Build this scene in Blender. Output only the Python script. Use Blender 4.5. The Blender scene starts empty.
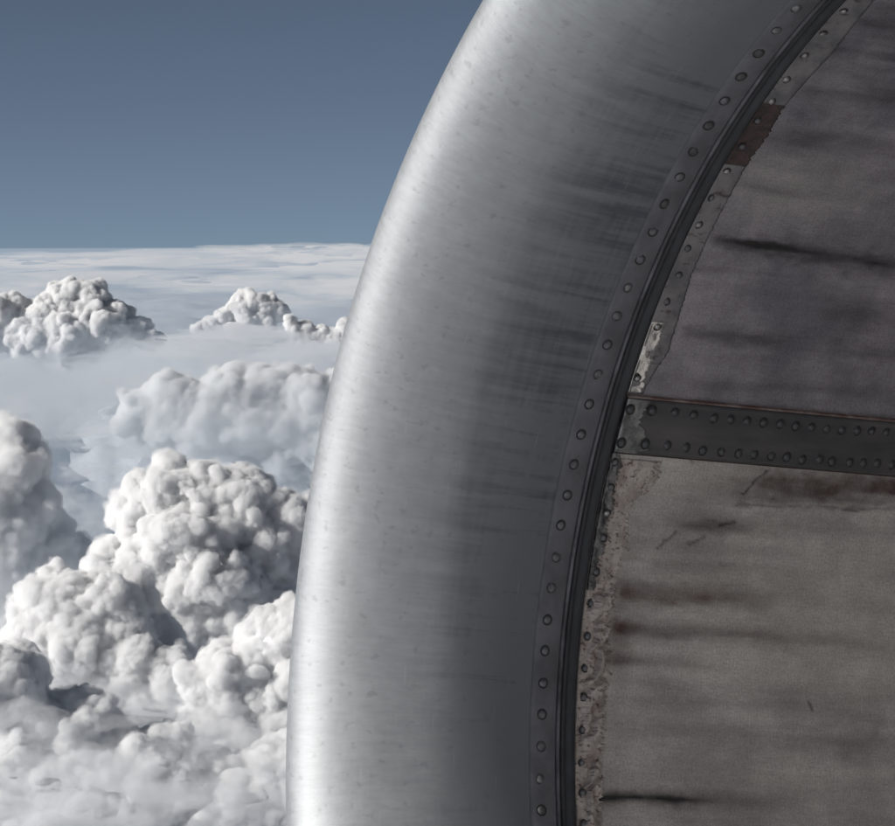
import bpy, bmesh, math
import numpy as np
from mathutils import Matrix, Vector

scene = bpy.context.scene
R = math.radians

# ------------------------------------------------------------------ camera
PITCH = R(4.56)
FPX, W0, H0 = 3000.0, 895.0, 826.0
cam_d = bpy.data.cameras.new('camera')
cam = bpy.data.objects.new('camera', cam_d)
scene.collection.objects.link(cam)
cam_d.sensor_fit = 'HORIZONTAL'
cam_d.sensor_width = 36.0
cam_d.lens = 36.0 * FPX / W0
cam_d.clip_start = 0.02
cam_d.clip_end = 900000.0
cam.location = (0, 0, 0)
cam.rotation_euler = (math.pi / 2 - PITCH, 0, 0)
scene.camera = cam
CM = np.array(cam.rotation_euler.to_matrix())        # camera axes -> world

# ------------------------------------------------------------------ light
SUN_DIR = Vector((-0.86, -0.255, 0.455)).normalized()  # towards the sun
SUN_EL = math.asin(SUN_DIR.z)
SUN_AZ = math.atan2(SUN_DIR.x, SUN_DIR.y)
world = bpy.data.worlds.new('World')
scene.world = world
world.use_nodes = True
wn = world.node_tree
wn.nodes.clear()
w_out = wn.nodes.new('ShaderNodeOutputWorld')
w_bg = wn.nodes.new('ShaderNodeBackground')
w_sky = wn.nodes.new('ShaderNodeTexSky')
w_sky.sky_type = 'NISHITA'
w_sky.sun_disc = False
w_sky.sun_elevation = SUN_EL
w_sky.sun_rotation = SUN_AZ
w_sky.altitude = 12000
w_sky.air_density = 1.0
w_sky.dust_density = 0.0
w_sky.ozone_density = 1.0
w_tc = wn.nodes.new('ShaderNodeTexCoord')          # the true horizon lies 1.6 degrees down at this height
w_dip = wn.nodes.new('ShaderNodeVectorMath')
w_dip.operation = 'ADD'
w_dip.inputs[1].default_value = (0, 0, 0.034)
wn.links.new(w_tc.outputs['Generated'], w_dip.inputs[0])
wn.links.new(w_dip.outputs[0], w_sky.inputs['Vector'])
w_hsv = wn.nodes.new('ShaderNodeHueSaturation')
w_hsv.inputs['Saturation'].default_value = 0.66
w_bg.inputs['Strength'].default_value = 0.05
wn.links.new(w_sky.outputs[0], w_hsv.inputs['Color'])
w_tint = wn.nodes.new('ShaderNodeMix')
w_tint.data_type = 'RGBA'
w_tint.blend_type = 'MULTIPLY'
w_tint.inputs[0].default_value = 1.0
w_tint.inputs[7].default_value = (0.70, 0.77, 0.78, 1)
wn.links.new(w_hsv.outputs[0], w_tint.inputs[6])
wn.links.new(w_tint.outputs[2], w_bg.inputs['Color'])
wn.links.new(w_bg.outputs[0], w_out.inputs['Surface'])

sun_d = bpy.data.lights.new('sun', 'SUN')
sun_d.energy = 3.85
sun_d.angle = R(0.5)
sun_d.color = (1.0, 0.965, 0.92)
sun = bpy.data.objects.new('sun', sun_d)
sun.rotation_euler = SUN_DIR.to_track_quat('Z', 'Y').to_euler()
scene.collection.objects.link(sun)

scene.view_settings.view_transform = 'Standard'
scene.view_settings.look = 'None'
scene.view_settings.exposure = 0.35
scene.view_settings.gamma = 1.0
scene.view_settings.use_curve_mapping = False
scene.cycles.use_denoising = True
scene.cycles.max_bounces = 20
scene.cycles.diffuse_bounces = 6
scene.cycles.glossy_bounces = 6
scene.cycles.volume_bounces = 14
scene.cycles.transparent_max_bounces = 64

COL = scene.collection


# ------------------------------------------------------------------ helpers
def link(name, me, mat=None, parent=None):
    o = bpy.data.objects.new(name, me)
    COL.objects.link(o)
    if mat is not None and me is not None and len(me.materials) == 0:
        me.materials.append(mat)
    if parent is not None:
        o.parent = parent
    return o


def tag(o, label=None, cat=None, group=None, kind=None):
    if label: o['label'] = label
    if cat: o['category'] = cat
    if group: o['group'] = group
    if kind: o['kind'] = kind
    return o


def mesh_np(name, verts, quads, smooth=True, uv=None, attrs=None):
    """mesh from arrays; uv per vertex, attrs: name -> per vertex float"""
    verts = np.asarray(verts, np.float32).reshape(-1, 3)
    quads = np.asarray(quads, np.int32)
    k = quads.shape[1]
    me = bpy.data.meshes.new(name)
    me.vertices.add(len(verts))
    me.vertices.foreach_set('co', verts.ravel())
    me.loops.add(quads.size)
    me.loops.foreach_set('vertex_index', quads.ravel())
    me.polygons.add(len(quads))
    me.polygons.foreach_set('loop_start', np.arange(0, quads.size, k, dtype=np.int32))
    me.polygons.foreach_set('loop_total', np.full(len(quads), k, np.int32))
    me.update(calc_edges=True)
    me.validate()
    me.polygons.foreach_set('use_smooth', np.full(len(me.polygons), smooth))
    if uv is not None:
        l = me.uv_layers.new(name='uv')
        l.data.foreach_set('uv', np.asarray(uv, np.float32)[quads.ravel()].ravel())
    for a, v in (attrs or {}).items():
        at = me.attributes.new(a, 'FLOAT', 'POINT')
        at.data.foreach_set('value', np.asarray(v, np.float32).ravel())
    return me


def grid_quads(n, m, close=False):
    """quads over an n x m vertex grid (index i*m + j); close wraps i"""
    i = np.arange(n if close else n - 1)
    j = np.arange(m - 1)
    I, J = np.meshgrid(i, j, indexing='ij')
    I2 = (I + 1) % n
    return np.stack([I * m + J, I2 * m + J, I2 * m + J + 1, I * m + J + 1], -1).reshape(-1, 4)


_rs = np.random.RandomState(7)
_perm = _rs.permutation(256)
_perm = np.concatenate([_perm, _perm, _perm])
_grad = _rs.normal(size=(256, 3))
_grad /= np.linalg.norm(_grad, axis=1)[:, None]
_cell = _rs.rand(256, 3)


def _h(i, j, k):
    return _perm[(_perm[(_perm[i & 255] + j) & 255] + k) & 255]


def perlin(p):
    p = np.asarray(p, float)
    i = np.floor(p).astype(int)
    f = p - i
    u = f * f * f * (f * (f * 6 - 15) + 10)
    out = 0
    for dx in (0, 1):
        for dy in (0, 1):
            for dz in (0, 1):
                g = _grad[_h(i[..., 0] + dx, i[..., 1] + dy, i[..., 2] + dz)]
                d = (g * (f - (dx, dy, dz))).sum(-1)
                w = (u[..., 0] if dx else 1 - u[..., 0]) * (u[..., 1] if dy else 1 - u[..., 1]) * (u[..., 2] if dz else 1 - u[..., 2])
                out = out + w * d
    return out * 1.6


def fbm(p, o=4, g=0.5):
    s, a = 0, 1.0
    for k in range(o):
        s = s + a * perlin(np.asarray(p) * 2 ** k + 17.3 * k)
        a *= g
    return s


def worley(p):
    p = np.asarray(p, float)
    i = np.floor(p).astype(int)
    best = np.full(p.shape[:-1], 9.0)
    for dx in (-1, 0, 1):
        for dy in (-1, 0, 1):
            for dz in (-1, 0, 1):
                c = i + (dx, dy, dz)
                q = c + _cell[_h(c[..., 0], c[..., 1], c[..., 2])]
                best = np.minimum(best, ((q - p) ** 2).sum(-1))
    return np.sqrt(best)


class NT:
    """small node-tree builder"""
    def __init__(self, name):
        self.m = bpy.data.materials.new(name)
        self.m.use_nodes = True
        self.t = self.m.node_tree
        self.t.nodes.clear()
        self.out = self.n('ShaderNodeOutputMaterial')

    def n(self, typ, **kw):
        nd = self.t.nodes.new(typ)
        for k, v in kw.items():
            setattr(nd, k, v)
        return nd

    def l(self, a, b):
        self.t.links.new(a, b)

    def put(self, sock, v):
        if hasattr(v, 'links'):
            self.l(v, sock)
        else:
            sock.default_value = v

    def math(self, op, a, b=0.0, c=None, clamp=False):
        nd = self.n('ShaderNodeMath', operation=op, use_clamp=clamp)
        self.put(nd.inputs[0], a)
        self.put(nd.inputs[1], b)
        if c is not None:
            self.put(nd.inputs[2], c)
        return nd.outputs[0]

    def mix(self, f, a, b, blend='MIX'):
        nd = self.n('ShaderNodeMix', data_type='RGBA', blend_type=blend)
        self.put(nd.inputs[0], f)
        self.put(nd.inputs[6], a if hasattr(a, 'links') else (*a, 1))
        self.put(nd.inputs[7], b if hasattr(b, 'links') else (*b, 1))
        return nd.outputs[2]

    def attr(self, name):
        return self.n('ShaderNodeAttribute', attribute_name=name).outputs['Fac']

    def noise(self, vec, scale, detail=4, rough=0.5, sx=1, sy=1, sz=1, off=0.0):
        mp = self.n('ShaderNodeMapping')
        mp.inputs['Scale'].default_value = (sx, sy, sz)
        mp.inputs['Location'].default_value = (off, off * 0.7, 0)
        self.l(vec, mp.inputs['Vector'])
        nd = self.n('ShaderNodeTexNoise')
        nd.inputs['Scale'].default_value = scale
        nd.inputs['Detail'].default_value = detail
        nd.inputs['Roughness'].default_value = rough
        self.l(mp.outputs[0], nd.inputs['Vector'])
        return nd.outputs[0]

    def ramp(self, f, a, b, lo=0.0, hi=1.0):
        nd = self.n('ShaderNodeMapRange', clamp=True, interpolation_type='SMOOTHSTEP')
        self.put(nd.inputs[0], f)
        nd.inputs[1].default_value = a
        nd.inputs[2].default_value = b
        nd.inputs[3].default_value = lo
        nd.inputs[4].default_value = hi
        return nd.outputs[0]

    def uv(self):
        return self.n('ShaderNodeUVMap', uv_map='uv').outputs[0]

    def obj(self):
        return self.n('ShaderNodeTexCoord').outputs['Object']

    def bump(self, h, strength, dist=0.001, normal=None):
        nd = self.n('ShaderNodeBump')
        nd.inputs['Strength'].default_value = strength
        nd.inputs['Distance'].default_value = dist
        self.put(nd.inputs['Height'], h)
        if normal is not None:
            self.l(normal, nd.inputs['Normal'])
        return nd.outputs[0]

    def principled(self, color, rough, metal=0.0, normal=None, spec=0.5):
        p = self.n('ShaderNodeBsdfPrincipled')
        self.put(p.inputs['Base Color'], color if hasattr(color, 'links') else (*color, 1))
        self.put(p.inputs['Roughness'], rough)
        self.put(p.inputs['Metallic'], metal)
        p.inputs['Specular IOR Level'].default_value = spec
        if normal is not None:
            self.l(normal, p.inputs['Normal'])
        self.l(p.outputs[0], self.out.inputs['Surface'])
        return p


# ------------------------------------------------------------------ engine geometry frame
# fitted from the rivet circle of the photograph; unit = radius of the rivet circle
S = 0.60                                             # metres per unit
CC = np.array([0.63841, -0.33471, -3.32146])         # ring centre in camera axes
AZ, EL = 1.04537, -0.09313
NA = np.array([math.cos(EL) * math.sin(AZ), math.sin(EL), -math.cos(EL) * math.cos(AZ)])
UA = np.array([0, 1, 0.]) - NA * NA[1]
UA /= np.linalg.norm(UA)
VA = np.cross(NA, UA)
PHU, PHL = 2.77162, 2.8524
ZG, RG, KG = 0.0553, 1.01226, 0.06049
ZEND = 1.7


def r_liner(z):
    z = np.asarray(z, float)
    return np.where(z < 0.8, RG + KG * (z - ZG), RG + KG * (0.8 - ZG) + 0.02 * (z - 0.8))


def cyl(ph, z, r):
    """engine-local metres from (phase, axial, radius)"""
    ph, z, r = np.broadcast_arrays(np.asarray(ph, float), np.asarray(z, float), np.asarray(r, float))
    return np.stack([r * np.sin(ph), r * np.cos(ph), z], -1) * S


def on_liner(px, py):
    """(phase, axial) of the liner point seen at a photograph pixel"""
    d = np.array([(px - 447.5) / FPX, -(py - 413) / FPX, -1.0])
    o = -CC
    M = np.stack([UA, VA, NA])
    d, o = M @ d, M @ o
    # |xy| = RG + KG (z - ZG)
    a = d[0] ** 2 + d[1] ** 2 - (KG * d[2]) ** 2
    q = RG + KG * (o[2] - ZG)
    b = 2 * (o[0] * d[0] + o[1] * d[1] - q * KG * d[2])
    c = o[0] ** 2 + o[1] ** 2 - q * q
    t = (-b + math.sqrt(b * b - 4 * a * c)) / (2 * a)
    P = o + t * d
    return math.atan2(P[0], P[1]) % (2 * math.pi), P[2]


def PL(pts):
    return np.array([on_liner(*p) for p in pts])


engine = bpy.data.objects.new('jet_engine', None)
COL.objects.link(engine)
Mw = np.eye(4)
Mw[:3, :3] = CM @ np.stack([UA, VA, NA], 1)
Mw[:3, 3] = CM @ (CC * S)
engine.matrix_world = Matrix(Mw.tolist())
engine.empty_display_size = 0.2
tag(engine, 'jet engine with bare metal intake lip, riveted seam and dirty grey inner duct', 'engine')

# phase lists: fine where the camera looks
PHV = np.arange(1.80, 3.75, 0.0030)
PHC = np.arange(3.75, 1.80 + 2 * math.pi, 0.03)
PHASES = np.concatenate([PHV, PHC])


def ring(name, prof, mat, parent, phases=None, attrs=None, close=True):
    """surface of revolution of a (z, r) profile; uv = (phase*R, arclength) in metres"""
    phases = PHASES if phases is None else phases
    prof = np.asarray(prof, float)
    n, m = len(phases), len(prof)
    P = cyl(phases[:, None], prof[None, :, 0], prof[None, :, 1]).reshape(-1, 3)
    arc = np.concatenate([[0], np.cumsum(np.linalg.norm(np.diff(prof, axis=0), axis=1))])
    uv = np.stack(np.meshgrid(phases * S, arc * S, indexing='ij'), -1).reshape(-1, 2)
    q = grid_quads(n, m, close)
    me = mesh_np(name, P, q, True, uv, attrs)
    return link(name, me, mat, parent)


# ------------------------------------------------------------------ engine materials
def mat_lip():
    t = NT('polished aluminium')
    uv = t.uv()
    z = t.attr('axial')
    d = t.noise(uv, 1.0, 6, 0.6, 95, 7)            # streaks along the airflow
    d2 = t.noise(uv, 1.0, 4, 0.55, 14, 160, off=3)  # hoop-wise polishing marks
    d3 = t.noise(uv, 1.0, 3, 0.5, 5, 4, off=9)     # broad patches
    fine = t.noise(uv, 1.0, 3, 0.6, 420, 60, off=5)
    spk = t.noise(uv, 1.0, 2, 0.5, 130, 95, off=11)
    pits = t.ramp(spk, 0.60, 0.72)
    grime = t.ramp(z, -0.21, -0.04)  # rises evenly towards the seam
    g2 = t.ramp(z, -0.30, -0.12)
    s = t.math('MULTIPLY_ADD', d, 0.72, t.math('MULTIPLY', d2, 0.22))
    s = t.math('MULTIPLY_ADD', d3, 0.55, s)
    m = t.ramp(s, 0.42, 1.25)
    dirt_tone = t.math('MULTIPLY', m, t.math('MULTIPLY_ADD', grime, 0.95, t.math('MULTIPLY_ADD', g2, 0.45, 0.14)), clamp=True)
    dirt_tone = t.math('MAXIMUM', dirt_tone, t.math('MULTIPLY', grime, 0.66))  # even darkening towards the seam, besides the streaky dirt
    col = t.mix(dirt_tone, (0.47, 0.488, 0.502), (0.12, 0.133, 0.158))
    br = t.math('MULTIPLY_ADD', t.noise(uv, 1.0, 4, 0.7, 240, 62, off=21), 0.5, t.math('MULTIPLY', t.noise(uv, 1.0, 4, 0.65, 30, 40, off=31), 0.45))
    col = t.mix(t.ramp(br, 0.34, 0.66, 0.26, 0.0), col, (0.20, 0.205, 0.21))
    scr = t.ramp(t.noise(uv, 1.0, 2, 0.6, 26, 330, off=41), 0.66, 0.74, 0.0, 0.10)
    col = t.mix(scr, col, (0.75, 0.76, 0.77))
    col = t.mix(t.math('MULTIPLY', pits, 0.30), col, (0.22, 0.22, 0.22))
    rough = t.math('MULTIPLY_ADD', br, 0.20, 0.53)
    rough = t.math('MULTIPLY_ADD', dirt_tone, 0.15, rough)
    hgt = t.math('MULTIPLY_ADD', fine, 0.5, t.math('MULTIPLY', spk, 0.5))
    b = t.bump(t.math('ADD', hgt, br), 0.13, 0.0008)
    b = t.bump(t.noise(uv, 1.0, 2, 0.5, 4, 5, off=2), 0.35, 0.004, b)
    p = t.principled(col, rough, t.math('MULTIPLY_ADD', dirt_tone, -0.55, 0.93), b)
    return t.m


def mat_liner():
    t = NT('worn grey duct skin')
    uv = t.uv()
    st, br, lt = t.attr('soot_shade'), t.attr('brown'), t.attr('light')
    a = t.noise(uv, 1.0, 5, 0.6, 60, 6)              # axial streaks
    a2 = t.noise(uv, 1.0, 4, 0.6, 16, 3.0, off=4)
    w1 = t.noise(uv, 1.0, 2, 0.5, 900, 90, off=1)
    w2 = t.noise(uv, 1.0, 2, 0.5, 90, 900, off=2)
    weave = t.math('ADD', w1, w2)
    blot = t.noise(uv, 1.0, 5, 0.65, 9, 9, off=7)
    gr = t.noise(uv, 1.0, 2, 0.6, 500, 500, off=8)
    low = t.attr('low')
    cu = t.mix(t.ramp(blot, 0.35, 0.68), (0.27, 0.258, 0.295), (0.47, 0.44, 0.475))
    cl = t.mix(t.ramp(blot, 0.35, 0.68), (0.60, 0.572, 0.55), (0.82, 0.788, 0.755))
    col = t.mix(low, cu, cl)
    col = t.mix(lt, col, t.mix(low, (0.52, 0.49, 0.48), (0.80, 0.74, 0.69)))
    k = t.ramp(t.math('MULTIPLY_ADD', a, 0.6, t.math('MULTIPLY', a2, 0.6)), 0.42, 0.82)
    col = t.mix(t.math('MULTIPLY', k, 0.36), col, (0.09, 0.088, 0.092))
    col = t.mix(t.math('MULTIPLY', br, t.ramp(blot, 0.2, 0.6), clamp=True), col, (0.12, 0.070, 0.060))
    col = t.mix(t.math('MULTIPLY', st, t.ramp(a, 0.25, 0.6, 0.6, 1.0), clamp=True), col, (0.028, 0.027, 0.030))
    f = t.math('MULTIPLY_ADD', weave, 0.42, t.math('MULTIPLY_ADD', gr, 0.9, 0.15))
    f = t.math('MULTIPLY_ADD', t.noise(uv, 1.0, 6, 0.75, 45, 28, off=17), 0.5, t.math('SUBTRACT', f, 0.22))
    col = t.mix(1.0, col, t.n('ShaderNodeCombineColor').outputs[0], 'MULTIPLY') if False else col
    cc = t.n('ShaderNodeCombineColor')
    for i in range(3):
        t.l(f, cc.inputs[i])
    col = t.mix(1.0, col, cc.outputs[0], 'MULTIPLY')
    b = t.bump(t.math('MULTIPLY_ADD', weave, 0.5, gr), 0.25, 0.0006)
    b = t.bump(t.noise(uv, 1.0, 3, 0.5, 7, 6, off=12), 0.4, 0.004, b)
    rough = t.math('MULTIPLY_ADD', blot, 0.30, 0.30)
    t.principled(col, rough, 0.22, b, 0.5)
    return t.m


def mat_simple(name, c0, c1, rough=0.5, metal=0.0, scale=(40, 12), bump=0.1, wear=None, spec=0.5, r1=None):
    t = NT(name)
    uv = t.uv()
    a = t.noise(uv, 1.0, 5, 0.62, scale[0], scale[1])
    g = t.noise(uv, 1.0, 3, 0.6, 700, 250, off=3)
    col = t.mix(t.ramp(a, 0.32, 0.70), c0, c1)
    if wear:
        col = t.mix(t.math('MULTIPLY', t.ramp(t.noise(uv, 1.0, 6, 0.7, 55, 80, off=6), 0.56, 0.66), 0.8), col, wear)
    b = t.bump(t.math('MULTIPLY_ADD', a, 1.5, g), bump, 0.001)
    t.principled(col, t.math('MULTIPLY_ADD', a, 0.25, rough - 0.1), metal, b, spec)
    return t.m


def mat_obj(name, c0, c1, rough=0.5, metal=0.0, scale=60, bump=0.2, spec=0.5):
    t = NT(name)
    v = t.obj()
    a = t.noise(v, scale, 5, 0.6)
    col = t.mix(t.ramp(a, 0.35, 0.68), c0, c1)
    b = t.bump(a, bump, 0.001)
    t.principled(col, rough, metal, b, spec)
    return t.m


M_LIP = mat_lip()
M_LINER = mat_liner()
M_FLANGE = mat_simple('seam flange metal', (0.22, 0.222, 0.245), (0.14, 0.142, 0.158), 0.6, 0.2, (25, 30))
M_BEAD = mat_simple('seam bead metal', (0.20, 0.20, 0.215), (0.07, 0.07, 0.075), 0.5, 0.4, (30, 60), 0.03)
M_SEAL = mat_simple('dark rubber seal', (0.030, 0.032, 0.037), (0.055, 0.057, 0.064), 0.5, 0.0, (40, 90), 0.25)
M_GAP = mat_simple('black sealant', (0.008, 0.008, 0.009), (0.02, 0.02, 0.022), 0.8, 0.0)
M_STRAP = mat_simple('dark painted strap', (0.115, 0.117, 0.126), (0.20, 0.192, 0.195), 0.34, 0.45, (35, 6), 0.12)
M_EDGE = mat_simple('rusty strap edge', (0.20, 0.12, 0.10), (0.42, 0.35, 0.32), 0.6, 0.1, (60, 45), 0.3)
M_RIVET = mat_obj('lip rivet metal', (0.24, 0.24, 0.26), (0.13, 0.13, 0.14), 0.45, 0.4, 120)
M_SOCKET = mat_obj('dark rivet grime', (0.038, 0.038, 0.041), (0.06, 0.057, 0.057), 0.7, 0.0, 120)
M_SRIV = mat_obj('dark painted rivet', (0.09, 0.095, 0.10), (0.15, 0.155, 0.16), 0.36, 0.35, 150)
M_BRIGHT = mat_obj('bare bright rivet', (0.55, 0.54, 0.53), (0.22, 0.21, 0.21), 0.3, 0.7, 150)
M_COWL = mat_simple('white cowl paint', (0.62, 0.63, 0.64), (0.50, 0.51, 0.52), 0.35, 0.0, (3, 1.5), 0.03)
M_FAN = mat_obj('titanium fan metal', (0.30, 0.30, 0.31), (0.20, 0.20, 0.21), 0.35, 0.8, 20)

# ------------------------------------------------------------------ intake lip
ZC = 0.035
RC = 1.0018 + 0.160 * math.sqrt(1 - (0.035 / 0.335) ** 2)
A_IN, B_IN = 0.335, 0.160
tt = np.linspace(0, math.pi / 2, 90)
# from the flange (z ~ -0.02, inner) forward round the nose and back over the outside
inner = [(ZC - A_IN * math.sin(a), RC - B_IN * math.cos(a)) for a in tt if ZC - A_IN * math.sin(a) < -0.018]
inner = [(-0.018, RC - B_IN * math.sqrt(1 - ((ZC + 0.018) / A_IN) ** 2))] + inner
outer = [(ZC - A_IN * math.cos(a), RC + 0.135 * math.sin(a)) for a in tt[1:]]
lip_prof = np.array(inner + outer + [(0.20, RC + 0.150)])
_zz = lip_prof[:, 0]
lip_prof[:len(inner), 1] -= 0.0019 * np.exp(-((_zz[:len(inner)] + 0.150) / 0.040) ** 2)
n_ph = len(PHASES)
ax_attr = np.tile(lip_prof[:, 0], n_ph)
ax_attr[np.tile(np.arange(len(lip_prof)), n_ph) > len(inner)] = -0.34
lip = ring('intake_lip', lip_prof, M_LIP, engine, attrs={'axial': ax_attr})
# the real lip is not quite a body of revolution: its nose runs a little farther forward low down
_co = np.empty(len(lip.data.vertices) * 3, np.float32)
lip.data.vertices.foreach_get('co', _co)
_co = _co.reshape(n_ph, len(lip_prof), 3)
_t = lambda p, a, b: (lambda q: q * q * (3 - 2 * q))(np.clip((p - a) / (b - a), 0, 1))
_sc = -0.048 + 0.075 * _t(PHASES, 2.05, 2.9) * (1 - _t(PHASES, 5.0, 7.6))
_f = np.clip((ZC - _co[..., 2] / S) / A_IN, 0, 1) ** 2
_co[..., 2] -= (S * A_IN * _sc[:, None] * _f)
lip.data.vertices.foreach_set('co', _co.ravel())
lip.data.update()

R_F = RC - B_IN * math.sqrt(1 - ((ZC - 0.0) / A_IN) ** 2)      # lip radius at the rivet row
r_l = inner[0][1]
flange = ring('seam_flange', [(-0.0186, r_l + 0.003), (-0.0184, r_l + 0.0014), (-0.0120, R_F + 0.0002), (0.0, R_F - 0.0003), (0.022, R_F - 0.0006), (0.0245, R_F + 0.0010), (0.0255, R_F + 0.006)], M_FLANGE, engine)
b0 = R_F + 0.0005
bead = ring('seam_bead', [(0.0250, b0 + 0.006), (0.0257, b0 + 0.001), (0.0272, b0 - 0.0016), (0.0290, b0 - 0.0024), (0.0308, b0 - 0.0016), (0.0322, b0 + 0.001), (0.0328, b0 + 0.006)], M_BEAD, flange)
seal = ring('rubber_seal', [(0.0320, b0 + 0.012), (0.0335, b0 + 0.003), (0.0350, b0 + 0.0005), (0.0385, b0 - 0.0010), (0.0410, b0 + 0.0012), (0.0430, b0 + 0.0012), (0.0460, b0 - 0.0022), (0.0510, b0 - 0.0040), (0.0555, b0 - 0.0022), (0.0582, b0 + 0.003), (0.0590, b0 + 0.012)], M_SEAL, engine)
gap = ring('sealant_groove', [(0.0584, b0 + 0.0145), (0.0605, b0 + 0.0150), (0.0660, b0 + 0.0150)], M_GAP, engine)


# ------------------------------------------------------------------ rivets
def dome_mesh(name, rad, h, socket=True, seg=18):
    """domed rivet head, +Z is the head's outward direction; slot 0 head, slot 1 grime ring"""
    prof = [(0.0, h), (0.35, h * 0.93), (0.62, h * 0.74), (0.84, h * 0.42), (0.97, h * 0.08), (1.0, -h * 0.3)]
    if socket:
        prof += [(1.0, h * 0.02), (1.28, h * 0.05), (1.36, -h * 0.15)]
    bm = bmesh.new()
    rings = []
    for (q, zz) in prof:
        if q == 0:
            rings.append([bm.verts.new((0, 0, zz))])
        else:
            rings.append([bm.verts.new((q * rad * math.cos(2 * math.pi * k / seg), q * rad * math.sin(2 * math.pi * k / seg), zz)) for k in range(seg)])
    for i in range(len(rings) - 1):
        a, b = rings[i], rings[i + 1]
        for k in range(seg):
            k2 = (k + 1) % seg
            f = bm.faces.new((a[0], b[k], b[k2])) if len(a) == 1 else bm.faces.new((a[k], b[k], b[k2], a[k2]))
            f.smooth = True
            f.material_index = 1 if i >= 5 else 0
    me = bpy.data.meshes.new(name)
    bm.to_mesh(me)
    bm.free()
    return me


def place(o, ph, z, r, sink=0.0, tilt=(0, 0), parent_inv=None):
    """put a rivet on the inner surface, head towards the engine axis"""
    nrm = Vector((-math.sin(ph), -math.cos(ph), 0.0))
    q = nrm.to_track_quat('Z', 'Y')
    m = q.to_matrix().to_4x4() @ Matrix.Rotation(tilt[0], 4, 'X') @ Matrix.Rotation(tilt[1], 4, 'Y') @ Matrix.Rotation(ph * 37, 4, 'Z')
    p = Vector(cyl(ph, z, r).tolist()) - nrm * sink
    m.translation = p
    o.matrix_local = m


rng = np.random.RandomState(3)
rm = dome_mesh('rivet', 0.0060 * S, 0.0024 * S)
rm.materials.append(M_RIVET); rm.materials.append(M_SOCKET)
M_RIVET_B = mat_obj('scuffed lip rivet', (0.36, 0.36, 0.37), (0.16, 0.16, 0.165), 0.38, 0.5, 200)
M_RIVET_C = mat_obj('dirty lip rivet', (0.13, 0.125, 0.13), (0.08, 0.078, 0.08), 0.55, 0.2, 200)
M_SOCKET_B = mat_obj('pale rivet grime', (0.12, 0.12, 0.125), (0.05, 0.05, 0.052), 0.7, 0.0, 160)
variants = [rm]
for (ma, mb, k1, k2) in ((M_RIVET_B, M_SOCKET_B, 0.95, 0.7), (M_RIVET_C, M_SOCKET, 1.06, 1.0), (M_RIVET, M_SOCKET_B, 1.0, 0.55)):
    v_ = dome_mesh('rivet', 0.0060 * S * k1, 0.0024 * S * k2)
    v_.materials.append(ma); v_.materials.append(mb)
    variants.append(v_)
PH0, DPH = 2.1234, 0.04418
N_R = round(2 * math.pi / DPH)
rest = []
for k in range(-1, N_R - 1):
    ph = PH0 + DPH * k if k < 31 else PH0 + DPH * 30 + (2 * math.pi - DPH * 31) * (k - 30) / (N_R - 31)
    if k < 31:
        o = bpy.data.objects.new('rivet', variants[rng.randint(4)])
        COL.objects.link(o); o.parent = flange
        place(o, ph + rng.normal() * 0.0006, rng.normal() * 0.0006, R_F - 0.0007, 0, rng.normal(size=2) * 0.06)
    else:
        rest.append(ph)


def many_rivets(name, me0, spots, parent):
    """rivets past the frame, one mesh"""
    bm = bmesh.new()
    for (ph, z, r) in spots:
        tmp = bpy.data.objects.new('tmp', me0)
        place(tmp, ph, z, r)
        m = tmp.matrix_local.copy()
        n0 = len(bm.verts)
        bm.from_mesh(me0)
        bm.verts.ensure_lookup_table()
        for v in bm.verts[n0:]:
            v.co = m @ v.co
        bpy.data.objects.remove(tmp)
    me = bpy.data.meshes.new(name)
    bm.to_mesh(me); bm.free()
    for s in me0.materials:
        me.materials.append(s)
    o = link(name, me, None, parent)
    o['kind'] = 'stuff'
    return o


many_rivets('rivets', rm, [(p, 0.0, R_F - 0.0007) for p in rest], flange)

# ------------------------------------------------------------------ duct liner with its stains and painted shade
ZL = np.concatenate([np.arange(0.0615, 0.80, 0.0022), np.linspace(0.81, ZEND, 30)])
PHG, ZLG = np.meshgrid(PHASES, ZL, indexing='ij')
RLG = r_liner(ZLG)
wob = fbm(np.stack([PHG * 14, ZLG * 5, ZLG * 0], -1), 3)
soot_shade = np.zeros_like(PHG); brown = np.zeros_like(PHG); light = np.zeros_like(PHG)
nz1 = fbm(np.stack([PHG * 40, ZLG * 9, ZLG * 0 + 2], -1), 4)
nz2 = fbm(np.stack([PHG * 90, ZLG * 40, ZLG * 0 + 5], -1), 4)


def sstep(x, a, b):
    t = np.clip((x - a) / (b - a), 0, 1)
    return t * t * (3 - 2 * t)


def streak(arr, x0, y0, x1, y1, half, amt, soft0=8, soft1=40, rag=0.35):
    """a stain or shade mark that trails along the duct from pixel (x0,y0) to (x1,y1), half-width in pixels"""
    (p0, z0), (p1, z1) = on_liner(x0, y0), on_liner(x1, y1)
    hw = half / 716.0
    s = (ZLG - z0) / max(z1 - z0, 1e-6)
    pc = p0 + (p1 - p0) * s + nz1 * 0.004
    lat = np.exp(-((PHG - pc) / (hw * (1 + rag * nz2))) ** 2)
    a0, a1 = soft0 / 450.0, soft1 / 450.0
    lon = sstep(ZLG + nz2 * 0.006, z0 - a0 * 0.5, z0 + a0 * 0.5) * (1 - sstep(ZLG + nz1 * 0.02, z1 - a1, z1 + a1))
    arr += amt * lat * lon * (0.8 + 0.5 * nz1)


def blob(arr, x, y, rx, ry, amt, rag=0.35):
    p, z = on_liner(x, y)
    d = np.sqrt(((PHG - p) / (ry / 716.0)) ** 2 + ((ZLG - z) / (rx / 450.0)) ** 2) + rag * nz1
    arr += amt * np.exp(-d * d)


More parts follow.
